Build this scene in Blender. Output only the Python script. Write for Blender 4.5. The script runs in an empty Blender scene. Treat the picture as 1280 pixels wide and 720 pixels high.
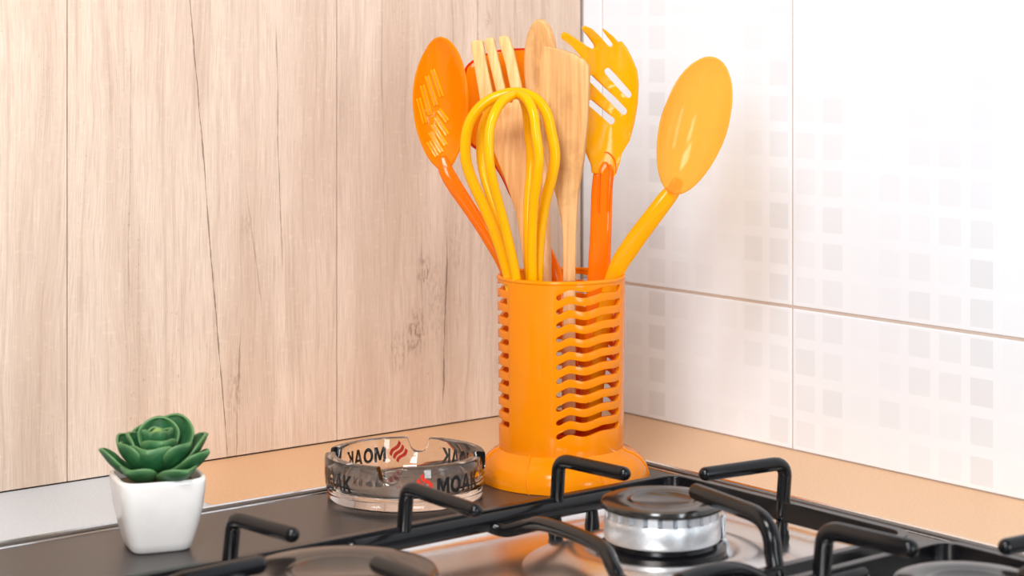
import bpy, bmesh, math, random
from math import sin, cos, pi, radians, sqrt, exp
from mathutils import Vector, Matrix
from mathutils.geometry import tessellate_polygon
random.seed(4)
S = bpy.context.scene
COL = S.collection

# ------------------------------------------------------------------ camera
FPX, HY, TH = 2457.0, 50.0, radians(38.85)
FW = Vector((sin(TH), cos(TH), 0)); RT = Vector((cos(TH), -sin(TH), 0)); UP = Vector((0, 0, 1))
CAM = -(RT * .0598 + FW * 1.67); CAM.z = .309
cd = bpy.data.cameras.new('camera'); cam = bpy.data.objects.new('camera', cd); COL.objects.link(cam)
cam.location = CAM; cam.rotation_euler = (pi / 2, 0, -TH)
cd.sensor_width = 36; cd.lens = FPX / 1280 * 36; cd.shift_y = -(360 - HY) / 1280
cd.clip_start = .05; cd.clip_end = 50
cd.dof.use_dof = True; cd.dof.focus_distance = 1.385; cd.dof.aperture_fstop = 10
S.camera = cam

# ------------------------------------------------------------------ light
w = bpy.data.worlds.new('world'); S.world = w; w.use_nodes = True
w.node_tree.nodes['Background'].inputs[0].default_value = (1.0, .985, .97, 1)
w.node_tree.nodes['Background'].inputs[1].default_value = .23
def area(name, loc, aim, size, power, color, sy=None):
    l = bpy.data.lights.new(name, 'AREA'); o = bpy.data.objects.new(name, l); COL.objects.link(o)
    o.location = loc; l.size = size; l.energy = power; l.color = color
    if sy: l.shape = 'RECTANGLE'; l.size_y = sy
    o.rotation_euler = (Vector(aim) - Vector(loc)).to_track_quat('-Z', 'Y').to_euler()
    return o
area('window_light', (-1.75, -1.38, .82), (-.13, -.25, .2), .42, 17.5, (.95, .97, 1.0), .7)      # the window behind the camera, left
area('hood_lamp', (-.80, -.62, .84), (-.46, -.0, .36), .36, 7.2, (1.0, .97, .93), .25)
area('added_front_light', (-.50, -2.7, .42), (-.25, -.2, .12), .40, 20, (.88, .95, 1.0), 1.3)             # unseen lamp added front right for highlights and the holder's shadow
S.view_settings.view_transform = 'Standard'; S.view_settings.look = 'None'
S.view_settings.gamma = 1; S.view_settings.use_curve_mapping = False
S.view_settings.exposure = .02

def W(px, py, d):
    return CAM + FW * d + RT * ((px - 640) / FPX * d) - UP * ((py - HY) / FPX * d)

# ------------------------------------------------------------------ helpers
def tag(o, label=None, cat=None, group=None, kind=None):
    if label: o['label'] = label
    if cat: o['category'] = cat
    if group: o['group'] = group
    if kind: o['kind'] = kind
    return o
def empty(name, loc=(0, 0, 0)):
    o = bpy.data.objects.new(name, None); COL.objects.link(o); o.location = loc; o.empty_display_size = .02
    return o
def link(name, bm, m, parent=None, smooth=True, mods=()):
    me = bpy.data.meshes.new(name)
    bmesh.ops.recalc_face_normals(bm, faces=bm.faces[:])
    for f in bm.faces: f.smooth = smooth
    bm.to_mesh(me); bm.free()
    me.materials.append(m)
    if smooth: 
        try: me.set_sharp_from_angle(angle=radians(42))
        except Exception: pass
    o = bpy.data.objects.new(name, me); COL.objects.link(o)
    if parent:
        o.parent = parent
        o.matrix_parent_inverse = Matrix.Translation(parent.location).inverted()
    for k, kw in mods:
        md = o.modifiers.new(k, k)
        for a, b in kw.items(): setattr(md, a, b)
    return o
BEV = lambda wd, seg=2: ('BEVEL', dict(width=wd, segments=seg, limit_method='ANGLE', angle_limit=radians(38)))
def SOL(t, off=0): return ('SOLIDIFY', dict(thickness=t, offset=off))
def smoothpts(pts, n=6):
    """Catmull-Rom through tuples of any length"""
    P = [tuple(p) for p in pts]; out = []
    for i in range(len(P) - 1):
        a, b, c, d = P[max(i - 1, 0)], P[i], P[i + 1], P[min(i + 2, len(P) - 1)]
        for k in range(n):
            t = k / n
            out.append(tuple(.5 * (2 * b[j] + (c[j] - a[j]) * t + (2 * a[j] - 5 * b[j] + 4 * c[j] - d[j]) * t * t + (3 * b[j] - a[j] - 3 * c[j] + d[j]) * t ** 3) for j in range(len(b))))
    out.append(P[-1]); return out
def sweep(bm, pts, rs, seg=12, closed=False, ref=None, power=2.0, round_ends=True):
    """pts: Vectors; rs: (half width, half thickness) or radius; ref: thickness direction"""
    n = len(pts); pts = [Vector(p) for p in pts]
    rs = [rs] * n if not isinstance(rs, list) else list(rs)
    rs = [(r, r) if not isinstance(r, (tuple, list)) else r for r in rs]
    if round_ends and not closed:
        def cap(p, q, r):
            d = (p - q).normalized(); m = min(r)
            return [(p + d * m * .96, .3), (p + d * m * .75, .68), (p + d * m * .4, .92)]
        a = cap(pts[0], pts[1], rs[0]); b = cap(pts[-1], pts[-2], rs[-1])
        pts = [x[0] for x in a] + pts + [x[0] for x in reversed(b)]
        rs = [(rs[0][0] * x[1], rs[0][1] * x[1]) for x in a] + rs + [(rs[-1][0] * x[1], rs[-1][1] * x[1]) for x in reversed(b)]
        n = len(pts)
    rings = []; prev = None
    for i in range(n):
        if closed: t = pts[(i + 1) % n] - pts[i - 1]
        else: t = pts[min(i + 1, n - 1)] - pts[max(i - 1, 0)]
        t.normalize()
        if ref is not None: nn = ref - t * ref.dot(t)
        elif prev is None: nn = Vector((0, 0, 1)) if abs(t.z) < .9 else FW.copy(); nn = nn - t * nn.dot(t)
        else: nn = prev - t * prev.dot(t)
        nn.normalize(); prev = nn; s = t.cross(nn); ring = []
        for k in range(seg):
            a = 2 * pi * k / seg; c, q = cos(a), sin(a); e = 2 / power
            ring.append(bm.verts.new(pts[i] + s * (rs[i][0] * math.copysign(abs(c) ** e, c)) + nn * (rs[i][1] * math.copysign(abs(q) ** e, q))))
        rings.append(ring)
    for i in range(n if closed else n - 1):
        A, B = rings[i], rings[(i + 1) % n]
        for k in range(seg): bm.faces.new((A[k], A[(k + 1) % seg], B[(k + 1) % seg], B[k]))
    if not closed: bm.faces.new(rings[0]); bm.faces.new(rings[-1])
def box(bm, a, b):
    v = [bm.verts.new((x, y, z)) for x in (a[0], b[0]) for y in (a[1], b[1]) for z in (a[2], b[2])]
    for f in ((0, 1, 3, 2), (4, 6, 7, 5), (0, 4, 5, 1), (2, 3, 7, 6), (0, 2, 6, 4), (1, 5, 7, 3)): bm.faces.new([v[i] for i in f])
def lathe(bm, prof, c, seg=64, closed=False):
    rings = []
    for r, z in prof:
        if r < 1e-6: rings.append([bm.verts.new((c[0], c[1], c[2] + z))])
        else: rings.append([bm.verts.new((c[0] + r * cos(2 * pi * k / seg), c[1] + r * sin(2 * pi * k / seg), c[2] + z)) for k in range(seg)])
    R = list(zip(rings, rings[1:] + ([rings[0]] if closed else [])))
    if not closed: R = R[:len(rings) - 1]
    for A, B in R:
        if len(A) == 1 and len(B) == 1: continue
        for k in range(seg):
            k2 = (k + 1) % seg
            if len(A) == 1: bm.faces.new((A[0], B[k2], B[k]))
            elif len(B) == 1: bm.faces.new((A[k], A[k2], B[0]))
            else: bm.faces.new((A[k], A[k2], B[k2], B[k]))
def tess(loops):
    """2-D loops (first outer, others holes) -> triangles on the flat point list"""
    L = [[Vector((x, y, 0)) for x, y in l] for l in loops]
    return tessellate_polygon(L), [p for l in loops for p in l]
def blade(name, loops, fn, thick, m, parent, maxlen=9, bev=.0006, sharp=True):
    """px outline (+ holes) mapped to the world by fn(px, py); real thickness from Solidify"""
    tris, P = tess(loops); bm = bmesh.new(); vs = [bm.verts.new((x, y, 0)) for x, y in P]
    for t in tris:
        try: bm.faces.new([vs[i] for i in t])
        except ValueError: pass
    for _ in range(5):
        es = [e for e in bm.edges if e.calc_length() > maxlen]
        if not es: break
        bmesh.ops.subdivide_edges(bm, edges=es, cuts=1)
        bmesh.ops.triangulate(bm, faces=bm.faces[:])
        ie = [e for e in bm.edges if len(e.link_faces) == 2]
        bmesh.ops.beautify_fill(bm, faces=bm.faces[:], edges=ie)
    for v in bm.verts: v.co = fn(v.co.x, v.co.y)
    return link(name, bm, m, parent, True, [SOL(thick), BEV(bev)])
def slot(a, b, hw, n=5):
    """stadium hole between px points a and b"""
    a = Vector((a[0], a[1])); b = Vector((b[0], b[1])); d = (b - a).normalized(); s = Vector((-d.y, d.x)); o = []
    for c, q in ((b, 1), (a, -1)):
        for k in range(n + 1):
            t = -pi / 2 + pi * k / n
            p = c + (d * cos(t) + s * sin(t)) * hw * q; o.append((p.x, p.y))
    return o
def rrect(x0, x1, y0, y1, r, n=6):
    o = []
    for cx, cy, a0 in ((x1 - r, y1 - r, 0), (x0 + r, y1 - r, 90), (x0 + r, y0 + r, 180), (x1 - r, y0 + r, 270)):
        for k in range(n + 1):
            a = radians(a0 + 90 * k / n); o.append((cx + r * cos(a), cy + r * sin(a)))
    return o
def loops_mesh(bm, rings, fill_last=False, fill_first=False):
    R = [[bm.verts.new(p) for p in r] for r in rings]
    for A, B in zip(R, R[1:]):
        for k in range(len(A)): bm.faces.new((A[k], A[(k + 1) % len(A)], B[(k + 1) % len(A)], B[k]))
    if fill_last: bm.faces.new(R[-1])
    if fill_first: bm.faces.new(R[0])
def plate_hole(bm, outer, hole, z0, z1):
    tris, P = tess([outer, hole]); top = [bm.verts.new((x, y, z1)) for x, y in P]; bot = [bm.verts.new((x, y, z0)) for x, y in P]
    for t in tris: bm.faces.new([top[i] for i in t]); bm.faces.new([bot[i] for i in reversed(t)])
    a = 0
    for l in (outer, hole):
        n = len(l)
        for k in range(n): bm.faces.new((top[a + k], top[a + (k + 1) % n], bot[a + (k + 1) % n], bot[a + k]))
        a += n

# ------------------------------------------------------------------ materials
class N:
    def __init__(s, name):
        s.m = bpy.data.materials.new(name); s.m.use_nodes = True; s.t = s.m.node_tree; s.n = s.t.nodes
        s.p = s.n['Principled BSDF']; s.out = s.n['Material Output']
    def new(s, t, **kw):
        x = s.n.new(t)
        for k, v in kw.items(): setattr(x, k, v)
        return x
    def L(s, a, b): s.t.links.new(a, b)
    def math(s, op, a, b=None, c=None):
        x = s.new('ShaderNodeMath', operation=op)
        for i, v in enumerate((a, b, c)):
            if v is None: continue
            if isinstance(v, (int, float)): x.inputs[i].default_value = v
            else: s.L(v, x.inputs[i])
        return x.outputs[0]
    def step(s, v, lo, hi, a=0., b=1.):
        x = s.new('ShaderNodeMapRange', interpolation_type='SMOOTHSTEP')
        s.L(v, x.inputs[0])
        for i, q in enumerate((lo, hi, a, b)): x.inputs[1 + i].default_value = q
        return x.outputs[0]
    def mix(s, f, a, b, mode='MIX'):
        x = s.new('ShaderNodeMix', data_type='RGBA', blend_type=mode)
        for sock, v in ((x.inputs[0], f), (x.inputs[6], a), (x.inputs[7], b)):
            if isinstance(v, (int, float)): sock.default_value = v
            elif isinstance(v, tuple): sock.default_value = (*v, 1)
            else: s.L(v, sock)
        return x.outputs[2]
    def noise(s, vec, scale, detail=4, rough=.55, dim='3D'):
        x = s.new('ShaderNodeTexNoise', noise_dimensions=dim)
        x.inputs['Scale'].default_value = scale; x.inputs['Detail'].default_value = detail; x.inputs['Roughness'].default_value = rough
        if vec is not None: s.L(vec, x.inputs['W' if dim == '1D' else 'Vector'])
        return x.outputs[0]
    def bump(s, h, strength=.2, dist=.001):
        x = s.new('ShaderNodeBump'); x.inputs['Strength'].default_value = strength; x.inputs['Distance'].default_value = dist
        s.L(h, x.inputs['Height']); s.L(x.outputs[0], s.p.inputs['Normal'])
    def pos(s): return s.new('ShaderNodeNewGeometry').outputs['Position']
    def scaled(s, v, sc, loc=(0, 0, 0)):
        x = s.new('ShaderNodeMapping'); s.L(v, x.inputs[0]); x.inputs['Scale'].default_value = sc; x.inputs['Location'].default_value = loc
        return x.outputs[0]
    def xyz(s, v):
        x = s.new('ShaderNodeSeparateXYZ'); s.L(v, x.inputs[0]); return x.outputs
    def set(s, **kw):
        for k, v in kw.items():
            i = s.p.inputs[k]; 
            if isinstance(v, (int, float)): i.default_value = v
            elif isinstance(v, tuple): i.default_value = (*v, 1)
            else: s.L(v, i)
        return s
def simple(name, col, rough=.4, **kw):
    n = N(name); p = n.pos(); v = n.noise(p, 60, 3)
    c = n.mix(n.step(v, .3, .7), tuple(x * .94 for x in col), col)
    k = {'Base Color': c, 'Roughness': rough}; k.update({a.replace('_', ' '): b for a, b in kw.items()})
    n.set(**k); return n.m

# wood-print wall boards: world x along the wall, z up
def wall_wood():
    n = N('oak_laminate'); p = n.pos(); x, y, z = n.xyz(p)
    warp = n.noise(n.scaled(p, (6, 1, 1.6)), 1.6, 3)
    xs = n.math('ADD', x, n.math('MULTIPLY', warp, .03))
    cmb = n.new('ShaderNodeCombineXYZ'); n.L(xs, cmb.inputs[0]); n.L(z, cmb.inputs[2]); v = cmb.outputs[0]
    fine = n.noise(n.scaled(v, (1150, 1, 34)), 1, 4, .65)
    mid = n.noise(n.scaled(v, (210, 1, 5)), 1, 5, .6)
    big = n.noise(n.scaled(v, (26, 1, 3)), 1, 3, .5)
    rip = n.noise(n.scaled(v, (120, 1, 260), (3, 0, 1)), 1, 2, .5)
    c = n.mix(n.step(big, .3, .7), (.585, .435, .335), (.70, .555, .445))
    c = n.mix(n.math('MULTIPLY', n.step(mid, .48, .72), .50), c, (.43, .29, .215))
    c = n.mix(n.math('MULTIPLY', n.step(fine, .44, .66), .50), c, (.46, .33, .26))
    c = n.mix(n.math('MULTIPLY', n.step(fine, .46, .25), .30), c, (.93, .77, .62))
    c = n.mix(n.math('MULTIPLY', n.step(rip, .55, .8), .18), c, (.9, .73, .58))
    speck = n.noise(n.scaled(p, (520, 1, 240)), 1, 3, .6); zone = n.noise(n.scaled(p, (34, 1, 5), (2, 0, 3)), 1, 2)
    c = n.mix(n.math('MULTIPLY', n.math('MULTIPLY', n.step(speck, .60, .70), n.step(zone, .48, .68)), .5), c, (.30, .19, .14))
    def crack(x0, z0, x1, z1, amp, wid, stren, f=9, seed=0.):
        sl = (x1 - x0) / (z1 - z0)
        line = n.math('MULTIPLY_ADD', n.math('SUBTRACT', z, z0), sl, x0)
        wob = n.math('MULTIPLY', n.math('SUBTRACT', n.noise(n.math('ADD', z, seed), f, 5, .6, '1D'), .5), amp)
        d = n.math('ABSOLUTE', n.math('SUBTRACT', n.math('SUBTRACT', x, line), wob))
        wn = n.math('MULTIPLY', n.step(n.noise(n.math('ADD', z, seed + 3), 38, 3, .6, '1D'), .3, .7, .35, 1.2), wid)
        mk = n.step(n.math('DIVIDE', d, wn), 1, .25)
        lo, hi = min(z0, z1), max(z0, z1)
        g = n.math('MULTIPLY', n.step(z, lo, lo + .02), n.step(z, hi, hi - .03))
        return n.math('MULTIPLY', n.math('MULTIPLY', mk, g), stren)
    dark = (.13, .075, .05)
    for a in ((-.380, .36, -.346, -.01, .005, .0009, .75, 7, 0.), (-.306, .33, -.299, .13, .005, .0009, .55, 8, 5.),
              (-.4258, .31, -.4285, .10, .004, .0009, .28, 7, 9.), (-.1127, .40, -.1127, .27, .003, .0010, .5, 8, 2.),
              (-.143, .16, -.1485, .012, .007, .0011, .75, 10, 14.), (-.170, .17, -.168, .07, .006, .0008, .4, 12, 21.),
              (-.335, .11, -.340, -.01, .006, .0011, .45, 9, 33.), (-.331, .21, -.316, .10, .006, .0009, .35, 9, 27.),
              (-.21, .40, -.205, .16, .006, .0009, .25, 8, 41.), (-.139, .36, -.136, .2, .005, .0007, .3, 9, 44.),
              (-.075, .40, -.07, .05, .004, .0009, .3, 9, 51.), (-.62, .40, -.60, .0, .008, .0011, .6, 7, 61.),
              (-.70, .40, -.72, .1, .008, .0010, .5, 7, 71.)):
        c = n.mix(crack(*a), c, dark)
    def knot(kx, kz, rx, rz, stren, col=(.24, .14, .10)):
        dx = n.math('DIVIDE', n.math('SUBTRACT', x, kx), rx); dz = n.math('DIVIDE', n.math('SUBTRACT', z, kz), rz)
        r = n.math('SQRT', n.math('ADD', n.math('MULTIPLY', dx, dx), n.math('MULTIPLY', dz, dz)))
        sp = n.noise(n.scaled(p, (420, 1, 130)), 1, 5, .7)
        return n.math('MULTIPLY', n.math('MULTIPLY', n.step(r, 1.0, .2), n.step(sp, .45, .62)), stren), col
    for a in ((-.1746, .078, .013, .026, .9), (-.1668, .125, .010, .018, .8), (-.190, .065, .016, .025, .45), (-.3306, .172, .007, .012, .5),
              (-.102, .325, .006, .012, .5), (-.155, .10, .012, .05, .35), (-.34, .05, .010, .03, .45), (-.135, .14, .010, .03, .35)):
        f, col = knot(*a); c = n.mix(f, c, col)
    n.set(**{'Base Color': c, 'Roughness': .42}); n.p.inputs['Specular IOR Level'].default_value = .35
    n.bump(fine, .12, .0004)
    return n.m

TS, PITCH, ZJ = .2164, .02705, .1076
def tile_mat():
    n = N('glazed_tile'); x, y, z = n.xyz(n.pos())
    u = n.math('DIVIDE', n.math('ADD', n.math('MULTIPLY', y, -1), -.0249 - .0035 + PITCH * 20), PITCH)
    v = n.math('DIVIDE', n.math('ADD', z, PITCH * 20 - .0035), PITCH)
    fu, fv = n.math('FRACT', u), n.math('FRACT', v)
    def inside(f): return n.math('MULTIPLY', n.step(f, .0, .03), n.step(f, .74, .70))
    m = n.math('MULTIPLY', inside(fu), inside(fv))
    cb = n.new('ShaderNodeCombineXYZ'); n.L(n.math('FLOOR', u), cb.inputs[0]); n.L(n.math('FLOOR', v), cb.inputs[1])
    wn = n.new('ShaderNodeTexWhiteNoise', noise_dimensions='2D'); n.L(cb.outputs[0], wn.inputs[0])
    wc = n.new('ShaderNodeTexWhiteNoise', noise_dimensions='1D'); n.L(n.math('ADD', n.math('FLOOR', u), 3.0), wc.inputs['W'])
    both = n.math('ADD', n.math('MULTIPLY', wc.outputs[0], .72), n.math('MULTIPLY', wn.outputs[0], .28))
    shade = n.math('MULTIPLY', m, n.step(both, .25, .95, .04, .42))
    c = n.mix(shade, (.82, .885, .96), (.60, .65, .70))
    n.set(**{'Base Color': c, 'Roughness': .13}); n.p.inputs['Specular IOR Level'].default_value = .45
    n.bump(n.noise(n.pos(), 18, 2), .12, .002)
    return n.m

def plastic(name, col, rough=.22, trans=.3, tcol=None, bumpy=0):
    n = N(name); v = n.noise(n.pos(), 40, 2)
    c = n.mix(n.step(v, .3, .7), tuple(a * .96 for a in col), col)
    n.set(**{'Base Color': c, 'Roughness': rough}); n.p.inputs['Specular IOR Level'].default_value = .3
    tr = n.new('ShaderNodeBsdfTranslucent'); tr.inputs[0].default_value = (*(tcol or col), 1)
    mx = n.new('ShaderNodeMixShader'); mx.inputs[0].default_value = trans
    n.L(n.p.outputs[0], mx.inputs[1]); n.L(tr.outputs[0], mx.inputs[2]); n.L(mx.outputs[0], n.out.inputs[0])
    return n.m
def amber(name, col, clear, tcol, rough=.12):
    """see-through coloured plastic: part clear tint, part body colour, glossy skin"""
    n = N(name); v = n.noise(n.pos(), 30, 2)
    n.set(**{'Base Color': n.mix(n.step(v, .3, .7), tuple(a * .95 for a in col), col), 'Roughness': rough})
    t = n.new('ShaderNodeBsdfTransparent'); t.inputs[0].default_value = (*tcol, 1)
    tl = n.new('ShaderNodeBsdfTranslucent'); tl.inputs[0].default_value = (*col, 1)
    m1 = n.new('ShaderNodeMixShader'); m1.inputs[0].default_value = .4; n.L(n.p.outputs[0], m1.inputs[1]); n.L(tl.outputs[0], m1.inputs[2])
    m2 = n.new('ShaderNodeMixShader'); m2.inputs[0].default_value = clear; n.L(m1.outputs[0], m2.inputs[1]); n.L(t.outputs[0], m2.inputs[2])
    n.L(m2.outputs[0], n.out.inputs[0]); return n.m
def utensil_wood(name, a, b, stain=0.):
    n = N(name); p = n.pos()
    g = n.noise(n.scaled(p, (420, 420, 16)), 1, 4, .6); h = n.noise(n.scaled(p, (60, 60, 6)), 1, 3)
    c = n.mix(n.step(g, .3, .72), a, b); c = n.mix(n.math('MULTIPLY', n.step(h, .45, .75), .4), c, tuple(q * .72 for q in a))
    if stain:
        s = n.noise(p, 45, 3); c = n.mix(n.math('MULTIPLY', n.step(s, .5, .7), stain), c, (.33, .15, .05))
    n.set(**{'Base Color': c, 'Roughness': .5}); n.bump(g, .1, .0003); return n.m
def brushed(name, col, rough, metallic=1., amt=.08):
    n = N(name); p = n.pos(); g = n.noise(n.scaled(p, (60, 60, 60)), 8, 4)
    n.set(**{'Base Color': n.mix(n.step(g, .35, .65), tuple(c * (1 - amt) for c in col), col), 'Roughness': rough, 'Metallic': metallic})
    return n.m

M = dict(
    wood=wall_wood(), tile=tile_mat(),
    grout=simple('grout', (.60, .50, .44), .9), seam=simple('dark_seam', (.10, .06, .045), .9),
    champagne=brushed('champagne_worktop', (.90, .60, .36), .42, .55), alu=brushed('aluminium', (.66, .71, .76), .45, .35),
    rim=brushed('steel_rim', (.78, .76, .75), .22), gasket=simple('black_gasket', (.012, .011, .011), .5),
    plate=simple('satin_hob_surface', (.034, .029, .028), .33, Specular_IOR_Level=.75),
    steel=brushed('hob_steel', (.74, .71, .70), .27), band=brushed('grey_trim', (.15, .145, .14), .4), cast=simple('black_grate_enamel', (.004, .004, .005), .20, Specular_IOR_Level=.36),
    crown=brushed('burner_alloy', (.88, .90, .93), .38, .9), capm=simple('burner_cap_enamel', (.022, .018, .016), .16, Specular_IOR_Level=.8),
    orange=plastic('orange_plastic', (1.0, .32, .001), .14, .24, (1.0, .07, .0)),
    yellow=plastic('amber_whisk_plastic', (1.0, .56, .001), .18, .3, (1.0, .50, .0)),
    slot_lit=plastic('lit_slot_yellow', (1.0, .50, .004), .15, .4, (1.0, .5, .01)),  # yellow of light coming through the spoon's slot edges
    spoon=amber('clear_amber', (1.0, .60, .10), .62, (1.0, .76, .30)),
    amber=amber('dark_amber', (1.0, .43, .003), .38, (1.0, .50, .05)),
    server=amber('server_amber', (1.0, .56, .004), .10, (1.0, .62, .08)),
    handle=amber('handle_amber', (1.0, .27, .002), .05, (1.0, .3, .01)),
    rededge=plastic('red_edge_plastic', (.75, .04, .004), .2, .3),
    beech=utensil_wood('beech', (.68, .36, .11), (.84, .52, .22)), beech_old=utensil_wood('stained_beech', (.60, .30, .10), (.74, .43, .17), .35),
    beech_pale=utensil_wood('pale_beech', (.76, .46, .20), (.86, .60, .32)),
    pot=simple('white_glaze', (.86, .83, .80), .16), soil=simple('pot_filler', (.20, .13, .07), .9),
    red=simple('red_print', (.75, .03, .01), .4), black=simple('black_print', (.006, .006, .006), .4),
    floor=simple('floor_tile', (.45, .38, .32), .5),
)
def leaf_mat():
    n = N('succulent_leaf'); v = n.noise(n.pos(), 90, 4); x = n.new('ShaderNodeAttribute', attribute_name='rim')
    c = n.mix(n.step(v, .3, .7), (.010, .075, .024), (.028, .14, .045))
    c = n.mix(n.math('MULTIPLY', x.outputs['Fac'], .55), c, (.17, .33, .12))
    n.set(**{'Base Color': c, 'Roughness': .42}); n.bump(v, .15, .001); return n.m
M['leaf'] = leaf_mat()
M['bud'] = simple('bud_green', (.20, .34, .08), .45)
def glass_mat():
    n = N('clear_glass'); n.set(**{'Base Color': (.985, .99, .99), 'Roughness': .0}); n.p.inputs['Transmission Weight'].default_value = 1; n.p.inputs['IOR'].default_value = 1.5
    return n.m
M['glass'] = glass_mat()

# ------------------------------------------------------------------ structure
HX0, HX1, HY0, HY1 = -.80, -.115, -.80, -.128        # hob outline
wl = empty('wall_left'); wl['kind'] = 'structure'
bm = bmesh.new(); box(bm, (-1.7, .0035, -.95), (.06, .03, 1.1)); link('backing', bm, M['seam'], wl, False)
XB = [-1.7, -1.376, -1.152, -.928, -.701, -.4752, -.2497, -.0016]
for i in range(len(XB) - 1):
    bm = bmesh.new(); box(bm, (XB[i] + .00035, 0, .0008), (XB[i + 1] - .00035, .0036, 1.1))
    link('board', bm, M['wood'], wl, False, [('BEVEL', dict(width=.0003, segments=1))])
wr = empty('wall_right'); wr['kind'] = 'structure'
bm = bmesh.new(); box(bm, (.0009, -1.7, -.95), (.03, .03, 1.1)); link('grout', bm, M['grout'], wr, False)
ys = [.0] + [-.0249 - TS * k for k in range(0, 8)]; zs = [.0006, ZJ, ZJ + .325, ZJ + .65, 1.1]
for i in range(len(ys) - 1):
    for j in range(len(zs) - 1):
        g = .0007; bm = bmesh.new(); box(bm, (0, ys[i + 1] + g, zs[j] + (.0011 if j else 0)), (.004, ys[i] - g, zs[j + 1] - .0011))
        link('tile', bm, M['tile'], wr, False, [('BEVEL', dict(width=.0008, segments=2))])
bm = bmesh.new(); box(bm, (-1.7, -1.7, -.97), (.03, .03, -.95)); f = link('floor', bm, M['floor'], None, False); f['kind'] = 'structure'

wt = empty('worktop', (-.05, -.05, 0)); tag(wt, 'satin champagne metal worktop running along both walls around the hob', 'worktop')
X_JOIN = -.430
bm = bmesh.new()
box(bm, (X_JOIN + .0002, HY1 - .006, -.035), (0, 0, 0)); link('back_strip', bm, M['champagne'], wt, False)
bm = bmesh.new(); box(bm, (HX1 - .006, -1.0, -.035), (0, HY1 - .006, 0)); link('side_strip', bm, M['champagne'], wt, False)
bm = bmesh.new(); box(bm, (-1.6, HY1 - .006, -.035), (X_JOIN - .0002, 0, 0)); tag(link('back_strip', bm, M['alu'], wt, False), 'grey part of the back strip left of the plant pot')  # back strip coloured grey left of the join, champagne right of it
bm = bmesh.new(); box(bm, (-1.6, -1.0, -.035), (HX0 + .006, HY1 - .006, 0)); box(bm, (HX0 + .006, -1.0, -.035), (HX1 - .006, HY0 + .006, 0)); link('front_strip', bm, M['alu'], wt, False)
bm = bmesh.new(); box(bm, (-1.5, -.95, -.95), (-.003, -.003, -.0352)); cb_ = link('base_cabinet', bm, M['alu'], None, False, [BEV(.002)]); tag(cb_, 'plain base cabinet carrying the worktop and hob', 'cabinet')

# ------------------------------------------------------------------ hob
hob = empty('hob', (-.45, -.46, 0)); tag(hob, 'dark satin gas hob with recessed steel pan set in the corner worktop', 'hob')
def ring_at(o, z, r=.012): return [(x, y, z) for x, y in rrect(HX0 + o, HX1 - o, HY0 + o, HY1 - o, max(r - o * .5, .003))]
bm = bmesh.new(); loops_mesh(bm, [ring_at(-.0018, .0003), ring_at(-.0016, .0014), ring_at(-.0004, .0016), ring_at(.0002, .0006)]); link('rim', bm, M['rim'], hob)
bm = bmesh.new(); loops_mesh(bm, [ring_at(0, .0006), ring_at(.0045, .0006), ring_at(.0046, .0016)]); link('gasket', bm, M['gasket'], hob)
bm = bmesh.new(); loops_mesh(bm, [ring_at(.0046, .0012), ring_at(.0050, .0020), ring_at(.0092, .0020), ring_at(.0096, .0012), ring_at(.0097, .0006)]); link('grey_band', bm, M['band'], hob)
bm = bmesh.new(); loops_mesh(bm, [ring_at(.0097, .0007), ring_at(.0138, .0007)]); link('groove', bm, M['gasket'], hob)
bm = bmesh.new(); loops_mesh(bm, [ring_at(.0138, .0005), ring_at(.0139, .0018), ring_at(.0149, .0018), ring_at(.0151, .0010)]); link('inner_rim', bm, M['rim'], hob)
BX0, BX1, BY0, BY1 = -.70, -.1585, -.755, -.2775
def brg(o, z): return [(x, y, z) for x, y in rrect(BX0 + o, BX1 - o, BY0 + o, BY1 - o, .022 - min(o, .012) * .8)]
bm = bmesh.new(); plate_hole(bm, rrect(HX0 + .015, HX1 - .015, HY0 + .015, HY1 - .015, .005), rrect(BX0, BX1, BY0, BY1, .022), -.004, .0011); link('hob_plate', bm, M['plate'], hob, False)
bm = bmesh.new(); loops_mesh(bm, [brg(-.0004, .0008), brg(.0004, .0024), brg(.0022, .0030), brg(.0040, .0020), brg(.0052, -.0018), brg(.009, -.0050), brg(.016, -.006)], True)
link('steel_pan', bm, M['steel'], hob)
PZ = -.006

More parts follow.
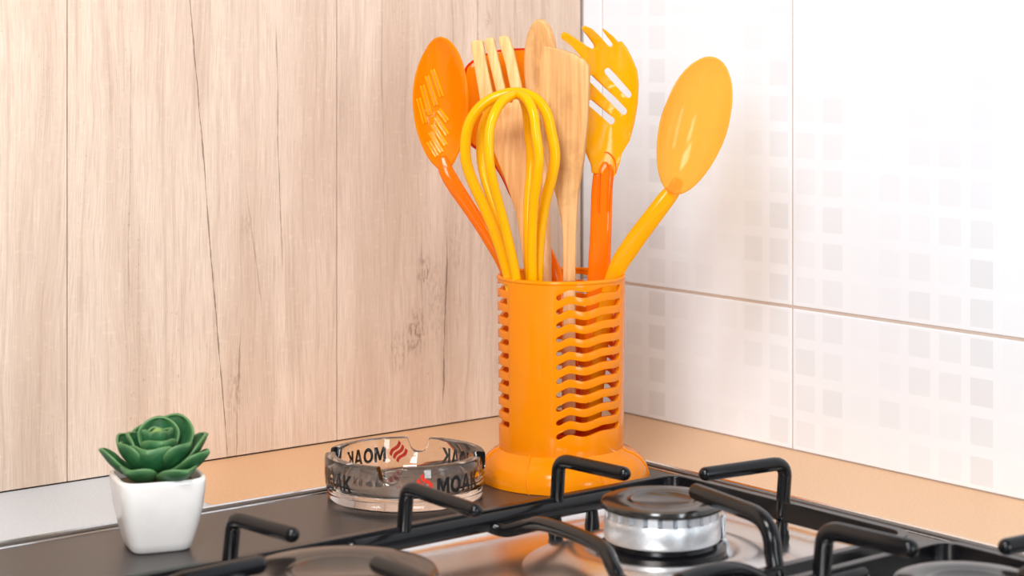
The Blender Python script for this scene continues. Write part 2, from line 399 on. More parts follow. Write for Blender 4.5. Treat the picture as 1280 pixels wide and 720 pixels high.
# ------------------------------------------------------------------ burners
def burner(cx, cy, s, label, pin=True):
    b = empty('gas_burner', (cx, cy, PZ)); tag(b, label, 'burner', 'gas burners on the hob')
    o = (cx, cy, PZ)
    bm = bmesh.new(); lathe(bm, [(.084 * s, .0001), (.078 * s, .0012), (.066 * s, .0062), (.058 * s, .0105), (.050 * s, .0120), (.044 * s, .0112), (.040 * s, .0080), (.030 * s, .0080)], o); link('dish', bm, M['steel'], b)
    bm = bmesh.new(); lathe(bm, [(0, .0085), (.0385 * s, .0085), (.0385 * s, .0125), (.0335 * s, .0138), (.032 * s, .017), (0, .017)], o); link('burner_base_shade', bm, M['cast'], b)  # base coloured black to carry the shade below the silver ring
    bm = bmesh.new(); seg = 144; R0 = .0350 * s
    prof = [(R0 * .9, .0165, 0), (R0 * .985, .0170, 0), (R0, .0185, 0), (R0, .0285, 0), (R0 * .975, .0300, 0), (R0 * .975, .0305, 1), (R0 * .965, .0355, 1)]
    rings = []
    for r, z, t in prof:
        rings.append([bm.verts.new((cx + (r - (.0045 if t and k % 6 in (0,) else 0)) * cos(2 * pi * k / seg), cy + (r - (.0045 if t and k % 6 in (0,) else 0)) * sin(2 * pi * k / seg), PZ + z)) for k in range(seg)])
    for A, B in zip(rings, rings[1:]):
        for k in range(seg): bm.faces.new((A[k], A[(k + 1) % seg], B[(k + 1) % seg], B[k]))
    bm.faces.new(rings[-1]); bm.faces.new(rings[0])
    link('flame_crown', bm, M['crown'], b)
    bm = bmesh.new(); r = .0368 * s
    lathe(bm, [(0, .0352), (r * .95, .0352), (r, .0362), (r, .0382), (r * .985, .0395), (r * .94, .0402), (r * .63, .0404), (r * .60, .0398), (r * .55, .0398), (r * .52, .0404), (r * .49, .0402), (r * .46, .0393), (0, .0391)], o, 96)
    link('burner_cap', bm, M['capm'], b)
    if pin:
        q = Vector((cx, cy, 0)) + (RT * .94 + FW * .34).normalized() * (.0375 * s + .0028)
        bm = bmesh.new(); lathe(bm, [(0, .0), (.0032, .0), (.0032, .012), (.0018, .013), (.0018, .026), (.0007, .027), (.0007, .031), (0, .031)], (q.x, q.y, PZ), 16); link('ignition_pin', bm, M['crown'], b)
    return b
burner(-.285, -.402, 1.0, 'round gas burner beside the orange holder, with silver ring and dark cap')
burner(-.523, -.412, 1.38, 'large gas burner at the bottom edge, below the white plant pot and ashtray')
burner(-.285, -.630, 1.05, 'gas burner in the bottom right corner, nearest the tiled wall strip')

# ------------------------------------------------------------------ grates
def rod(parent, pts, r=.0044, name='finger', n=7):
    bm = bmesh.new(); P = [Vector(p) for p in smoothpts(pts, n)]; sweep(bm, P, r, 12); return link(name, bm, M['cast'], parent)
def finger(parent, base, top, tip, r=.0044, zb=.012, zt=.0438, zl=None, bend=.010):
    """post rises from the frame at base (x,y), bends at top (x,y), runs level to tip (x,y)"""
    B, T, P = Vector((*base, zb)), Vector((*top, zt)), Vector((*tip, zl or zt))
    up = Vector((T.x, T.y, zt - bend * .8)); al = T + (P - T).normalized() * bend
    pts = [B, B.lerp(up, .5), up]
    for k in range(1, 7):
        t = k / 7; pts.append(up * (1 - t) ** 2 + T * 2 * t * (1 - t) + al * t * t)
    pts += [al, al.lerp(P, .5), P]
    bm = bmesh.new(); sweep(bm, pts, r, 14); return link('finger', bm, M['cast'], parent)
def frame(parent, x0, x1, y0, y1, z0, z1, wd=.0026):
    bm = bmesh.new(); L = [Vector((x, y, 0)) for x, y in rrect(x0, x1, y0, y1, .016, 6)]
    I = [Vector((x, y, 0)) for x, y in rrect(x0 + 2 * wd, x1 - 2 * wd, y0 + 2 * wd, y1 - 2 * wd, .016 - 2 * wd, 6)]
    L2 = [a + (a - b).normalized() * .0012 for a, b in zip(L, I)]
    R = [[(p.x, p.y, z0) for p in L], [(p.x, p.y, z1 - .002) for p in L], [(p.x, p.y, z1) for p in L2], [(p.x, p.y, z1) for p in I], [(p.x, p.y, z0) for p in I]]
    R.append(R[0]); V = [[bm.verts.new(p) for p in r] for r in R[:-1]]
    for i in range(len(V)):
        A, B = V[i], V[(i + 1) % len(V)]
        for k in range(len(A)): bm.faces.new((A[k], A[(k + 1) % len(A)], B[(k + 1) % len(A)], B[k]))
    return link('frame', bm, M['cast'], parent, True, [BEV(.0006)])
def foot(parent, x, y, z1=.006):
    bm = bmesh.new(); lathe(bm, [(0, PZ + .0), (.0045, PZ), (.0050, PZ + .003), (.0035, z1), (0, z1)], (x, y, 0), 16); link('foot', bm, M['cast'], parent)

ga = empty('pan_support', (-.40, -.40, PZ)); tag(ga, 'black cast pan support directly in front of the ashtray and orange holder', 'pan support', 'pan supports on the hob')
frame(ga, -.632, -.1870, -.516, -.3095, .0080, .0205)
rod(ga, [(-.250, -.3125, .0130), (-.35, -.3125, .0130), (-.448, -.3125, .0125)], .0064, 'back_rod')
rod(ga, [(-.497, -.3125, .0125), (-.56, -.3125, .0130), (-.618, -.3125, .0130)], .0064, 'back_rod')
finger(ga, (-.531, -.3125), (-.530, -.3150), (-.525, -.368))
finger(ga, (-.4115, -.3125), (-.411, -.3145), (-.4085, -.378), zl=.041)
finger(ga, (-.2925, -.3125), (-.2920, -.3140), (-.287, -.370))
finger(ga, (-.1895, -.4100), (-.187, -.4098), (-.2485, -.402))
finger(ga, (-.303, -.5135), (-.301, -.5080), (-.2862, -.4330), .0050, bend=.022)
finger(ga, (-.528, -.5135), (-.527, -.5080), (-.5225, -.446), .0050, bend=.02)
finger(ga, (-.629, -.412), (-.624, -.412), (-.571, -.409), .0048)
rod(ga, [(-.347, -.3135, .0105), (-.3415, -.322, .0085), (-.3375, -.338, .0135), (-.340, -.355, .0185), (-.347, -.385, .0215), (-.354, -.415, .0225), (-.359, -.434, .0215), (-.3655, -.449, .0150), (-.3675, -.462, .0095), (-.3685, -.510, .0105)], .0044, 'cross_arm')
rod(ga, [(-.377, -.5135, .0235), (-.355, -.5135, .0245), (-.335, -.5135, .022), (-.318, -.5135, .0150)], .0056, 'front_arm')
for x, y in ((-.2925, -.312), (-.262, -.312), (-.61, -.312), (-.190, -.41), (-.61, -.5135), (-.205, -.5135), (-.41, -.5135)): foot(ga, x, y, .0085)
gb = empty('pan_support', (-.40, -.63, PZ)); tag(gb, 'black cast pan support at the bottom right corner, nearest the camera', 'pan support', 'pan supports on the hob')
frame(gb, -.632, -.1855, -.742, -.5335, .0080, .0205)
finger(gb, (-.2935, -.5365), (-.2932, -.5385), (-.2895, -.5945), .0052, bend=.012)
finger(gb, (-.188, -.630), (-.187, -.630), (-.2475, -.6245), .0046)
finger(gb, (-.285, -.739), (-.285, -.735), (-.285, -.665), .0046)
rod(gb, [(-.262, -.5365, .0130), (-.36, -.5365, .0130), (-.47, -.5365, .0130)], .0058, 'back_rod')
for x, y in ((-.205, -.536), (-.188, -.63), (-.41, -.536), (-.61, -.536), (-.61, -.738), (-.205, -.738)): foot(gb, x, y, .0085)

# ------------------------------------------------------------------ orange utensil holder
D0 = 1.385
hc = W(705, 598, D0); hc.z = 0; hb = W(701.5, 598, D0); hb.z = 0
holder = empty('utensil_holder', (hc.x, hc.y, .0011)); tag(holder, 'glossy orange plastic utensil holder with wavy side slots and flared base', 'utensil holder')
def hp(c, phi, r, z): 
    a = radians(phi); p = c + (-FW * cos(a) + RT * sin(a)) * r; return Vector((p.x, p.y, z))
bm = bmesh.new()
prof = [(.0425, .027), (.0432, .0245), (.0450, .0220), (.0500, .0200), (.0545, .0165), (.0580, .0115), (.0595, .0060), (.0597, .0014), (.0585, .0011), (.0570, .0012), (.0572, .006), (.0555, .011), (.052, .0155), (.048, .0185), (.043, .020), (.0, .020)]
c = hc
rings = []; seg = 96
for r, z in prof:
    cc = hb.lerp(hc, min(1, max(0, (.026 - z) / .010)))
    rings.append([bm.verts.new(hp(cc, 360 * k / seg, r, z)) for k in range(seg)] if r else [bm.verts.new((hc.x, hc.y, z))])
for A, B in zip(rings, rings[1:]):
    for k in range(seg):
        if len(B) == 1: bm.faces.new((A[k], A[(k + 1) % seg], B[0]))
        else: bm.faces.new((A[k], A[(k + 1) % seg], B[(k + 1) % seg], B[k]))
link('base', bm, M['orange'], holder)
# wall: columns of verts, slots left open
UW = [(0, -4.5), (.18, 2.0), (.37, -1.2), (.67, 4.0), (.92, 3.4), (1, 4.6)]
def wave(u):
    for (a, p), (b, q) in zip(UW, UW[1:]):
        if u <= b: t = (u - a) / (b - a); t = t * t * (3 - 2 * t); return (p + (q - p) * t) * .00054
    return UW[-1][1] * .00054
NS = 11; ZB, ZT = .0225, .1425
groups = (-6, 114, 234); SP = 70
cols = []
for g in groups:
    nn = 44
    for k in range(nn + 1):
        u = .5 - .5 * cos(pi * k / nn)
        cols.append((g + SP * u, u))
    for k in range(1, 16): cols.append((g + SP + 50 * k / 16, None))
V = []
for phi, u in cols:
    col = []
    uu = u if u is not None else 0
    for k in range(NS):
        zc = .1352 - .0095 * k
        if u is None:
            t = ((phi - (groups[0] if phi < 114 else groups[1] if phi < 234 else groups[2])) - SP) / 50
            off = wave(1) * (1 - t) + wave(0) * t; h = .0
        else:
            off = wave(u); e = min(u, 1 - u) * SP * .0435 * pi / 180 / .0024
            h = .0021 * (sqrt(max(0, 1 - (1 - min(e, 1)) ** 2)) if e < 1 else 1)
        col.append((zc + off - h, zc + off + h))
    zl = [ZB] + [z for k in range(NS - 1, -1, -1) for z in col[k]] + [.1405, ZT]
    V.append([bm_v for bm_v in zl])
bm = bmesh.new(); VV = []
for (phi, u), zl in zip(cols, V):
    row = []
    for z in zl:
        row.append(row[-1] if row and abs(z - zl[len(row) - 1]) < 1e-6 else bm.verts.new(hp(hb, phi, .0425 + .0012 * (z - ZB) / .12, z)))
    VV.append(row)
nC = len(cols)
for i in range(nC):
    A, B = VV[i], VV[(i + 1) % nC]; inslot = cols[i][1] is not None and cols[(i + 1) % nC][1] is not None and cols[i][1] < 1
    for j in range(len(A) - 1):
        isl = 1 <= j < 1 + 2 * NS and (j - 1) % 2 == 0
        if isl and inslot: continue
        q = list(dict.fromkeys((A[j], B[j], B[j + 1], A[j + 1])))
        if len(q) > 2: bm.faces.new(q)
link('slotted_wall', bm, M['orange'], holder, True, [SOL(.0026, 0), BEV(.0009, 3)])
bm = bmesh.new(); sweep(bm, [hp(hb, 360 * k / 72, .0438, .1425) for k in range(72)], .0017, 10, closed=True, round_ends=False); link('rim', bm, M['orange'], holder)
for phi in (-32, 20, 75, -85):
    bm = bmesh.new(); P = [hp(hb.lerp(hc, min(1, max(0, (.026 - z) / .010))), phi + k * 1.2, r + .0001, z + .0001) for k, (r, z) in enumerate(prof[1:8])]
    sweep(bm, P, .0007, 8); link('seam', bm, M['orange'], holder)

# ------------------------------------------------------------------ utensils
def pxsweep(name, pts, m, parent, seg=14, n=6, power=2.0, ref=True):
    """pts: (px, py, depth, half width px, half thickness px)"""
    Q = smoothpts(pts, n); P = [W(q[0], q[1], q[2]) for q in Q]; rs = [(q[3] * q[2] / FPX, q[4] * q[2] / FPX) for q in Q]
    bm = bmesh.new(); sweep(bm, P, rs, seg, ref=-FW if ref else None, power=power); return link(name, bm, m, parent)
def utensil(name, px, py, d, label, cat, group=None):
    p = W(px, py, d); return tag(empty(name, p), label, cat, group)
G = 'utensils standing in the orange holder'

# right spoon
u = utensil('serving_spoon', 742, 530, 1.385, 'solid translucent amber plastic spoon, rightmost utensil in the orange holder', 'spoon', G)
ax = Vector((.294, -.956)); pp = Vector((.956, .294)); c0 = Vector((867, 157))
def egg(n, a=88.5, b=41, k=.10):
    o = []
    for i in range(n):
        t = 2 * pi * i / n; y = cos(t); x = sin(t) * (1 + k * y)
        q = c0 + ax * a * y + pp * b * x; o.append((q.x, q.y))
    return o
def spoon_fn(px, py):
    q = Vector((px, py)) - c0; s, t = q.dot(ax) / 88.5, q.dot(pp) / 41
    r2 = min(1, s * s + t * t)
    return W(px, py, 1.372 + .014 * (1 - r2) ** .8 + .004 * s - .006 * t)
rings = [[spoon_fn(*(c0 + (Vector(p) - c0) * f)) for p in egg(48)] for f in (1, .985, .94, .86, .74, .58, .4, .2, .03)]
bm = bmesh.new(); loops_mesh(bm, rings, True); link('bowl', bm, M['spoon'], u, True, [SOL(.0018), BEV(.0006)])
pxsweep('handle', [(848, 226, 1.377, 7, 3), (842, 238, 1.376, 9, 5), (834, 247, 1.376, 11, 6), (815, 272, 1.377, 11.5, 7), (790, 306, 1.380, 12, 7), (768, 345, 1.384, 11, 7), (752, 420, 1.386, 10, 6), (742, 530, 1.387, 9, 5)], M['server'], u, 16, 6, 2.6)

# pasta server
u = utensil('spaghetti_server', 738, 530, 1.40, 'amber plastic pasta server with prongs and three slanted slots', 'pasta server', G)
def srv(px, py):
    t = max(-1, min(1, (px - 764) / 33)); v = max(0, (100 - py) / 70)
    return W(px, py, 1.402 - .010 * t * t * max(0, min(1, (215 - py) / 60)) - .010 * v * v + .004 * t)
out = [(701.5, 47), (702, 42.5), (706, 40), (710, 42), (725, 51.5), (738, 60.5), (741.5, 61.5), (744, 59.5), (743, 56), (735, 45), (728, 37), (728.5, 34), (733, 33), (738, 35), (748, 44), (757, 54), (762, 58.5),
       (765.5, 58.5), (766, 55), (759, 46), (753.5, 38), (754.5, 36), (758, 38.5), (767, 46), (773, 53), (777, 52), (783, 60), (789, 72), (795.5, 88), (797.5, 105), (796, 130), (792, 155), (787, 176), (777, 192), (774, 205), (768, 220), (740, 216), (739, 206), (733, 191), (728, 170), (726, 130), (727, 98), (731, 84), (726, 70), (715, 58)]
blade('head', [out, slot((759, 89), (786, 118), 4.6), slot((738, 98), (780, 139), 4.6), slot((738, 129), (764, 151), 4.6)], srv, .0026, M['server'], u, 9)
pxsweep('handle', [(756, 203, 1.402, 8, 3), (755, 214, 1.402, 12.5, 4.5), (752.5, 240, 1.402, 13.3, 6), (751, 290, 1.402, 13.5, 7), (748, 350, 1.402, 14, 7), (743, 430, 1.400, 13, 6), (738, 530, 1.398, 12, 5)], M['handle'], u, 16, 5, 3.2)
for pts in ([(748, 264, 1.3968), (749, 240, 1.3968), (750, 214, 1.3972), (757, 203, 1.3975), (764, 214, 1.3972), (762, 240, 1.3968), (760, 264, 1.3968)],
            [(742, 216, 1.3985), (746, 199, 1.3995), (757, 190, 1.3998), (768, 199, 1.3995), (770, 216, 1.3985)]):
    pxsweep('ridge', [(*p, .9, 1.2) for p in pts], M['handle'], u, 8, 4)

# flat wooden spatula
u = utensil('wooden_spatula', 712, 540, 1.385, 'flat square-ended wooden spatula with stained blade, in front of the pasta server', 'spatula', G)
def spa(px, py):
    k = max(0, min(1, (300 - py) / 100)); return W(px, py, 1.383 - (px - 706) / 1773 * .42 * k + (.0 if py > 60 else 0))
out = [(678, 60), (681, 57), (700, 61), (718, 67), (730, 74), (736, 82), (737, 95), (735, 150), (730, 200), (723, 243), (721, 275), (720, 300), (719, 352), (704, 352), (703.5, 300), (702, 275), (697, 250), (686, 212), (677, 178), (674, 120), (676, 78)]
blade('blade', [out], spa, .0048, M['beech_old'], u, 14, .0012)
pxsweep('handle', [(711.5, 352, 1.383, 7.6, 3.6), (711.5, 375, 1.383, 8.0, 4.4), (711, 450, 1.385, 8.6, 5), (711, 540, 1.387, 8.6, 5)], M['beech_pale'], u, 14, 4, 3)

# round wooden spoon behind
u = utensil('wooden_spoon', 682, 540, 1.405, 'round-ended wooden spoon standing tallest, behind the flat spatula', 'wooden spoon', G)
out = []
for i in range(32):
    t = 2 * pi * i / 32; out.append((675 + 20 * sin(t) * (1 - .12 * cos(t + pi)), 90 - 66.5 * cos(t)))
def rnd(px, py): return W(px, py, 1.416 - (px - 675) / 1773 * .5 + .004 * (1 - min(1, ((px - 675) / 20) ** 2 + ((py - 90) / 66) ** 2)))
blade('head', [out], rnd, .0055, M['beech_old'], u, 12, .0015)
pxsweep('handle', [(677, 148, 1.414, 9, 4), (679, 175, 1.412, 7, 5), (680, 220, 1.41, 6.8, 6.4), (681, 290, 1.405, 7.4, 7), (682, 350, 1.400, 7.8, 7.2), (683, 450, 1.396, 7.8, 7.2), (683, 540, 1.394, 7.6, 7.2)], M['beech_pale'], u, 16)

# wooden fork
u = utensil('wooden_fork', 664, 530, 1.40, 'pale wooden fork with three flat prongs behind the whisk', 'wooden fork', G)
out = [(589, 55), (591, 52), (600, 49.5), (604, 51), (608, 75), (617, 118), (621, 131), (624, 130), (622, 120), (613, 82), (606, 52), (608, 48), (614, 46.5), (617.5, 48), (624, 75), (633, 115), (638, 129), (641.5, 128), (640, 118), (632, 80), (623, 49),
       (625, 45.5), (632, 44.5), (637, 46.5), (643, 65), (652, 105), (658, 150), (660, 190), (661, 250), (663, 300), (668, 350), (657, 350), (651, 300), (645, 264), (631, 222), (615, 182), (603, 140), (596, 98)]
def frk(px, py): return W(px, py, 1.402 + .00002 * max(0, 200 - py) * 2 - (px - 640) / 1773 * .25)
blade('blade', [out], frk, .0042, M['beech'], u, 14, .001)
pxsweep('handle', [(661, 325, 1.401, 6, 4), (664, 360, 1.400, 6.5, 5), (666, 450, 1.398, 6.5, 5), (668, 530, 1.397, 6.5, 5)], M['beech_pale'], u)

# turner at the back
u = utensil('turner', 702, 520, 1.43, 'wide translucent orange turner with red edge, at the back by the wooden wall', 'turner', G)
out = [(581, 100), (584, 84), (598, 73), (615, 66), (632, 63), (655, 62), (680, 64), (690, 72), (692, 110), (688, 170), (676, 220), (660, 252), (650, 258), (640, 246), (630, 225), (618, 205), (603, 190), (588, 178), (582, 150)]
def trn(px, py): return W(px, py, 1.434 + .00003 * max(0, 260 - py))
blade('blade', [out], trn, .002, M['amber'], u, 14, .0005)
bm = bmesh.new(); sweep(bm, [trn(x, y) for x, y in [(p[0], p[1]) for p in smoothpts([(q[0], q[1]) for q in out[-8:] + out[:8]], 4)]], .0011, 8); tag(link('rim', bm, M['rededge'], u), 'dark red rim')
pxsweep('handle', [(650, 240, 1.433, 8, 3), (662, 268, 1.432, 8, 5), (680, 308, 1.428, 8, 5), (696, 345, 1.422, 8, 5), (708, 400, 1.412, 8, 5), (722, 520, 1.400, 8, 5)], M['handle'], u)

# slotted spoon
u = utensil('slotted_spoon', 690, 530, 1.39, 'translucent orange slotted spoon with painted light along its slots, leftmost in the holder', 'slotted spoon', G)
out = [(550, 46.5), (561, 51), (572, 65), (580, 88), (584, 118), (583, 150), (578, 176), (570, 196), (562, 209), (552, 212), (542, 205), (531, 188), (521, 160), (517, 132), (518, 105), (524, 80), (533, 61), (541, 50)]
out = [(p[0], p[1]) for p in smoothpts(out + [out[0]], 4)[:-1]]
def sls(px, py):
    a, b = (px - 551 - (py - 130) * .06) / 33, (py - 130) / 84; r2 = min(1, a * a + b * b)
    return W(px, py, 1.392 + .016 * (1 - r2) ** .8 - .009 * a)
SL = [((541, 88), (552, 120)), ((534, 96), (545, 131)), ((528, 108), (538, 143)), ((523, 124), (531, 153)), ((549, 138), (559, 151)), ((545, 147), (559, 168)), ((541, 156), (557, 181)), ((538, 166), (552, 190)), ((536, 178), (546, 195))]
blade('bowl', [out] + [slot(a, b, .7, 3) for a, b in SL], sls, .0016, M['amber'], u, 9, .0004)
for a, b in SL:
    for o in (-1.9, 1.9):
        d = Vector((b[0] - a[0], b[1] - a[1])).normalized(); s = Vector((-d.y, d.x)) * o
        pts = [sls(a[0] + s.x + (b[0] - a[0]) * t, a[1] + s.y + (b[1] - a[1]) * t) - FW * .0011 for t in (0, .25, .5, .75, 1)]
        bm = bmesh.new(); sweep(bm, pts, .0010, 8); link('lit_slot_edge', bm, M['slot_lit'], u)  # bright yellow strokes stand in for light through thin slot edges
pxsweep('handle', [(553, 198, 1.392, 6, 3), (557, 212, 1.390, 9, 5), (568, 232, 1.389, 9.5, 6), (590, 265, 1.388, 8.5, 6), (612, 300, 1.387, 8, 6), (634, 343, 1.386, 7.5, 5), (655, 420, 1.386, 7, 5), (690, 530, 1.386, 7, 5)], M['handle'], u, 16, 6, 2.6)

# whisk
u = utensil('whisk', 655, 520, 1.36, 'yellow-orange plastic balloon whisk at the front of the holder', 'whisk', G)
LP = [(0, 0), (2, 14), (10, 31), (26, 45), (48, 52.5), (78, 56), (104, 51), (135, 40), (165, 31), (200, 23), (232, 18), (262, 15)]
for al, r in ((0, 6.9), (50, 6.2), (118, 6.2)):
    al = radians(al); pts = []
    full = [(s, -w_) for s, w_ in reversed(LP)] + LP[1:]
    for s, w_ in full:
        cx = 643 + 11 * (s / 230) - (9 if 40 < s < 120 else 9 * (min(s, 40) / 40 if s <= 40 else max(0, 1 - (s - 120) / 110)))
        cx += (2 if s < 5 else 0)
        x = cx + w_ * cos(al); d = 1.362 - w_ * sin(al) / 1800 + .004 * (s / 230)
        pts.append((x, 116 + s + (2 if al else 0), d, r, r))
    pxsweep('loop', pts, M['yellow'], u, 12, 5, ref=False)
pxsweep('handle', [(655, 372, 1.367, 17, 14), (657, 400, 1.369, 14, 12), (662, 460, 1.374, 11, 10), (668, 525, 1.378, 11, 10)], M['yellow'], u)

# ------------------------------------------------------------------ glass ashtray
ac = Vector((-.3190, -.1860, .0011))
at = empty('ashtray', ac); tag(at, 'round clear glass ashtray with black and red lettering, beside the orange holder', 'ashtray')
def ap(phi, r, z): return hp(ac, phi, r, ac.z + z)
NOT = (-8, 82, 172, 262)
def dip(phi):
    v = 0
    for q in NOT:
        d = abs((phi - q + 180) % 360 - 180)
        if d < 8.5: v = max(v, .0098 * (1 - (d / 8.5) ** 3) ** .6)
    return v
AH = .0305
prof = [(0, .0004), (.046, .0004), (.0500, .0008), (.0522, .0022), (.0528, .0045), (.0524, .0068), (.0533, .0085), (.0538, .012), (.0540, .020), (.0540, 'a'), (.0533, 'b'), (.0500, 'c'), (.0478, 'c'), (.0468, 'b'), (.0464, 'a'), (.0460, .018), (.0452, .0125), (.043, .0098), (.036, .0088), (0, .0086)]
bm = bmesh.new(); rings = []
NA = 288
for r, z in prof:
    if r == 0: rings.append([bm.verts.new(ac + Vector((0, 0, z)))]); continue
    row = []
    for k in range(NA):
        ph = 360 * k / NA; h = AH - dip(ph)
        zz = z if not isinstance(z, str) else (h - .0014 if z == 'a' else h - .0004 if z == 'b' else h)
        row.append(bm.verts.new(ap(ph, r, min(zz, h - .0014) if not isinstance(z, str) else zz)))
    rings.append(row)
for A, B in zip(rings, rings[1:]):
    for k in range(NA):
        k2 = (k + 1) % NA
        if len(A) == 1: bm.faces.new((A[0], B[k2], B[k]))
        elif len(B) == 1: bm.faces.new((A[k], A[k2], B[0]))
        else: bm.faces.new((A[k], A[k2], B[k2], B[k]))
o = link('glass_bowl', bm, M['glass'], at)
for p in o.data.polygons: p.use_smooth = True
def text_mesh(s, size, offset=0.0):
    cu = bpy.data.curves.new('t', 'FONT'); cu.body = s; cu.size = size; cu.offset = offset; cu.resolution_u = 3; cu.space_character = .92
    t = bpy.data.objects.new('t', cu); COL.objects.link(t); bpy.context.view_layer.update()
    me = bpy.data.meshes.new_from_object(t.evaluated_get(bpy.context.evaluated_depsgraph_get())); bpy.data.objects.remove(t); return me
GL = [(1.08, [[(0, 0), (0, 1), (.29, 1), (.5, .48), (.71, 1), (1, 1), (1, 0), (.76, 0), (.76, .60), (.57, .12), (.43, .12), (.24, .60), (.24, 0)]]),
      (1.0, [[(.5 + .5 * cos(2 * pi * k / 28), .5 + .51 * sin(2 * pi * k / 28)) for k in range(28)], [(.5 + .24 * cos(2 * pi * k / 28), .5 + .29 * sin(2 * pi * k / 28)) for k in range(28)]]),
      (.98, [[(0, 0), (.35, 1), (.65, 1), (1, 0), (.74, 0), (.66, .22), (.34, .22), (.26, 0)], [(.5, .74), (.415, .42), (.585, .42)]]),
      (.92, [[(0, 0), (0, 1), (.27, 1), (.27, .62), (.62, 1), (.97, 1), (.52, .54), (1, 0), (.66, 0), (.27, .45), (.27, 0)]])]
def glyphs():
    bm = bmesh.new(); x = 0
    for wd, lp in GL:
        tris, P = tess(lp); vs = [bm.verts.new((x + px * wd, py, 0)) for px, py in P]
        for t in tris: bm.faces.new([vs[i] for i in t])
        x += wd + .10
    bmesh.ops.subdivide_edges(bm, edges=[e for e in bm.edges if e.calc_length() > .3], cuts=2)
    return bm
xw, x0 = 1.08 + 1.0 + .98 + .92 + .30, 0
tr = text_mesh('R', .0014)
for k, end in enumerate((64, 153, 237, -37)):
    span = .0365
    bm = glyphs()
    for v in bm.verts:
        s = v.co.x / xw * span; ph = end - math.degrees((span - s) / .0542)
        v.co = ap(ph, .0542, .0124 + v.co.y * .0109)
    link('lettering', bm, M['black'], at, False)
    bm = bmesh.new(); bm.from_mesh(tr)
    for v in bm.verts: v.co = ap(end + 1.2 + math.degrees(v.co.x / .0542), .0542, .0222 + v.co.y)
    link('trademark_sign', bm, M['black'], at, False)
    bm = bmesh.new()                                   # logo: three slanted wavy strokes filling a diamond
    cph = end - 39 - 9.5
    for j in (-1, 0, 1):
        P = []
        for i in range(13):
            t = i / 12 * 2 - 1                         # along the stroke, lower right to upper left
            a = t * .0034 + .0007 * sin(t * pi) ; xx = -a + j * .0025; zz = .0182 + t * .0046 + j * .0027 - .0006 * sin(t * pi)
            P.append((xx, zz))
        L = [bm.verts.new(ap(cph + math.degrees((x - .0010) / .0542), .0542, z)) for x, z in P]
        R = [bm.verts.new(ap(cph + math.degrees((x + .0008) / .0542), .0542, z + .0017)) for x, z in P]
        for i in range(12): bm.faces.new((L[i], R[i], R[i + 1], L[i + 1]))
    tag(link('emblem', bm, M['red'], at, False), 'small red wavy diamond emblem')

# ------------------------------------------------------------------ succulent
pc = Vector((-.512, -.1965, .0011))
pl = empty('potted_succulent', pc); tag(pl, 'small green succulent in a square white glazed pot', 'potted plant')
RZ = Matrix.Rotation(radians(-17), 4, 'Z')
def sq(h, z, p=5.0, n=64):
    o = []
    for k in range(n):
        a = 2 * pi * k / n + .0001; c, s = cos(a), sin(a); e = 2 / p
        h_ = h * 1.05; o.append(pc + RZ @ Vector((h_ * math.copysign(abs(c) ** e, c), h_ * math.copysign(abs(s) ** e, s), z)))
    return o
bm = bmesh.new()
loops_mesh(bm, [sq(.0145, 0), sq(.0165, .0003), sq(.0178, .0018), sq(.0190, .006), (sq(.0215, .015)), sq(.0238, .026), sq(.0250, .036), sq(.0254, .0420), sq(.0252, .0436), sq(.0245, .0444), sq(.0232, .0444), sq(.0225, .0436), sq(.0220, .040), sq(.020, .034)], True, True)
link('pot', bm, M['pot'], pl)
bm = bmesh.new(); loops_mesh(bm, [sq(.0217, .0385), sq(.012, .0400), sq(.003, .0402)], True); link('soil', bm, M['soil'], pl)
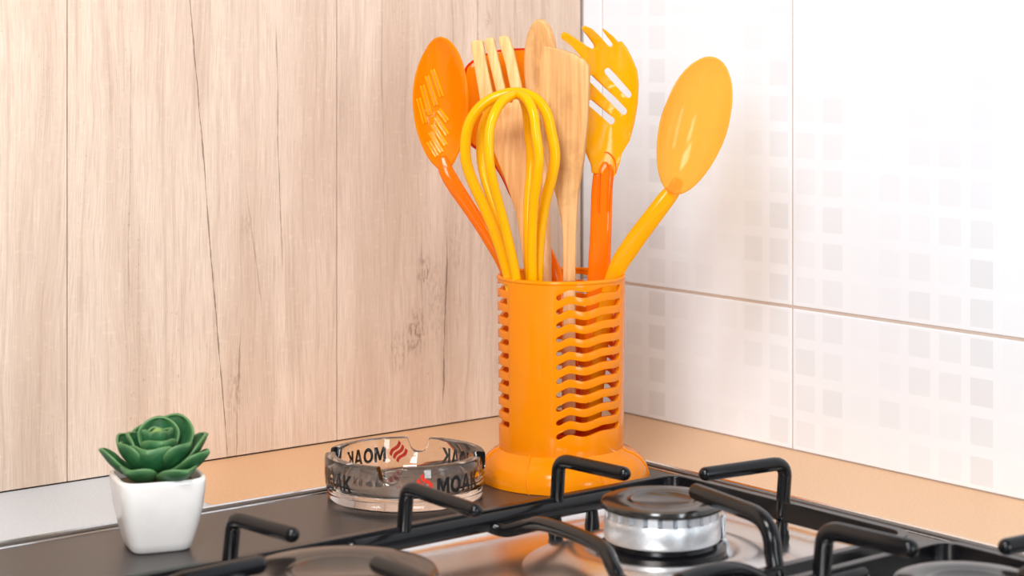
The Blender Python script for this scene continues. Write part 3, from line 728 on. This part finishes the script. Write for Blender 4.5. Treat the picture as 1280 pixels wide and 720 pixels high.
def leaf(az, el, L, Wd, base=.0415, cup=.35, curl=.25, r0=.003, name='leaf', tipw=.0, dx=0, dy=0):
    bm = bmesh.new(); lay = bm.verts.layers.float.new('rim'); nu, nv = 10, 6; grid = []
    for i in range(nu + 1):
        u_ = i / nu; wv = Wd * (.30 + .70 * sin(min(1, u_ / .62) * pi / 2) ** 1.2) * (1 if u_ < .62 else (max(0, 1 - ((u_ - .62) / .38) ** 1.7)) ** .72 + (.03 if u_ < 1 else 0.0)); row = []
        for j in range(-nv, nv + 1):
            v_ = j / nv; x = r0 + L * (u_ - .035 * (v_ * v_) * (u_ > .6)); y = wv * v_
            z = cup * wv * v_ * v_ * 1.2 + curl * L * (u_ ** 2.2) - .12 * L * sin(pi * u_)
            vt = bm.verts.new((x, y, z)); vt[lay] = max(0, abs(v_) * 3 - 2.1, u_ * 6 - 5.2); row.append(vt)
        grid.append(row)
    for A, B in zip(grid, grid[1:]):
        for k in range(2 * nv):
            bm.faces.new((A[k], A[k + 1], B[k + 1], B[k]))
    bmesh.ops.remove_doubles(bm, verts=bm.verts[:], dist=.00003)
    rot = Matrix.Rotation(radians(az), 4, 'Z') @ Matrix.Rotation(radians(-el), 4, 'Y')
    bmesh.ops.transform(bm, matrix=Matrix.Translation(pc + Vector((0, 0, base)) + RT * dx) @ rot, verts=bm.verts[:])
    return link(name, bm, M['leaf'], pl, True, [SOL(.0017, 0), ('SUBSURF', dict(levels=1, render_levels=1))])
# azimuth measured from world +X; camera looks along ~51 deg, so toward camera = 231, picture right = -39
TC, PR = 231.15, -38.85
def A(a): return TC + a          # a: 0 toward camera, +90 picture right
for a, e, L, wd, b, cu, cl in ((-80, 16, .0365, .0092, .0420, .5, .25), (-30, 6, .0260, .0130, .0420, .5, .22), (42, 4, .0330, .0125, .0425, .5, .20), (76, 16, .0350, .0120, .0430, .5, .20), (104, 33, .0370, .0165, .0425, .3, .14),
                               (158, 50, .0400, .0170, .0425, .35, .10), (-150, 42, .0330, .0140, .0430, .4, .2), (-112, 30, .0340, .0130, .0430, .4, .2),
                               (-62, 30, .0290, .0118, .0440, .5, .22), (-8, 26, .0230, .0140, .0440, .7, .30), (62, 30, .0290, .0120, .0445, .5, .2), (-96, 44, .0280, .0120, .0450, .5, .15),
                               (-175, 60, .0330, .0130, .0450, .5, .08), (22, 52, .0225, .0110, .0455, .8, .05)):
    leaf(A(a), e, L, wd, b, cu, cl)
for k in range(4): leaf(A(k * 90 + 25), 74, .0225, .0082, .0480, .9, -.10, .0030)
bm = bmesh.new(); lathe(bm, [(0, .046), (.0045, .050), (.0066, .057), (.0062, .064), (.0038, .0695), (.0015, .0715), (0, .072)], pc, 16)
link('bud', bm, M['bud'], pl)
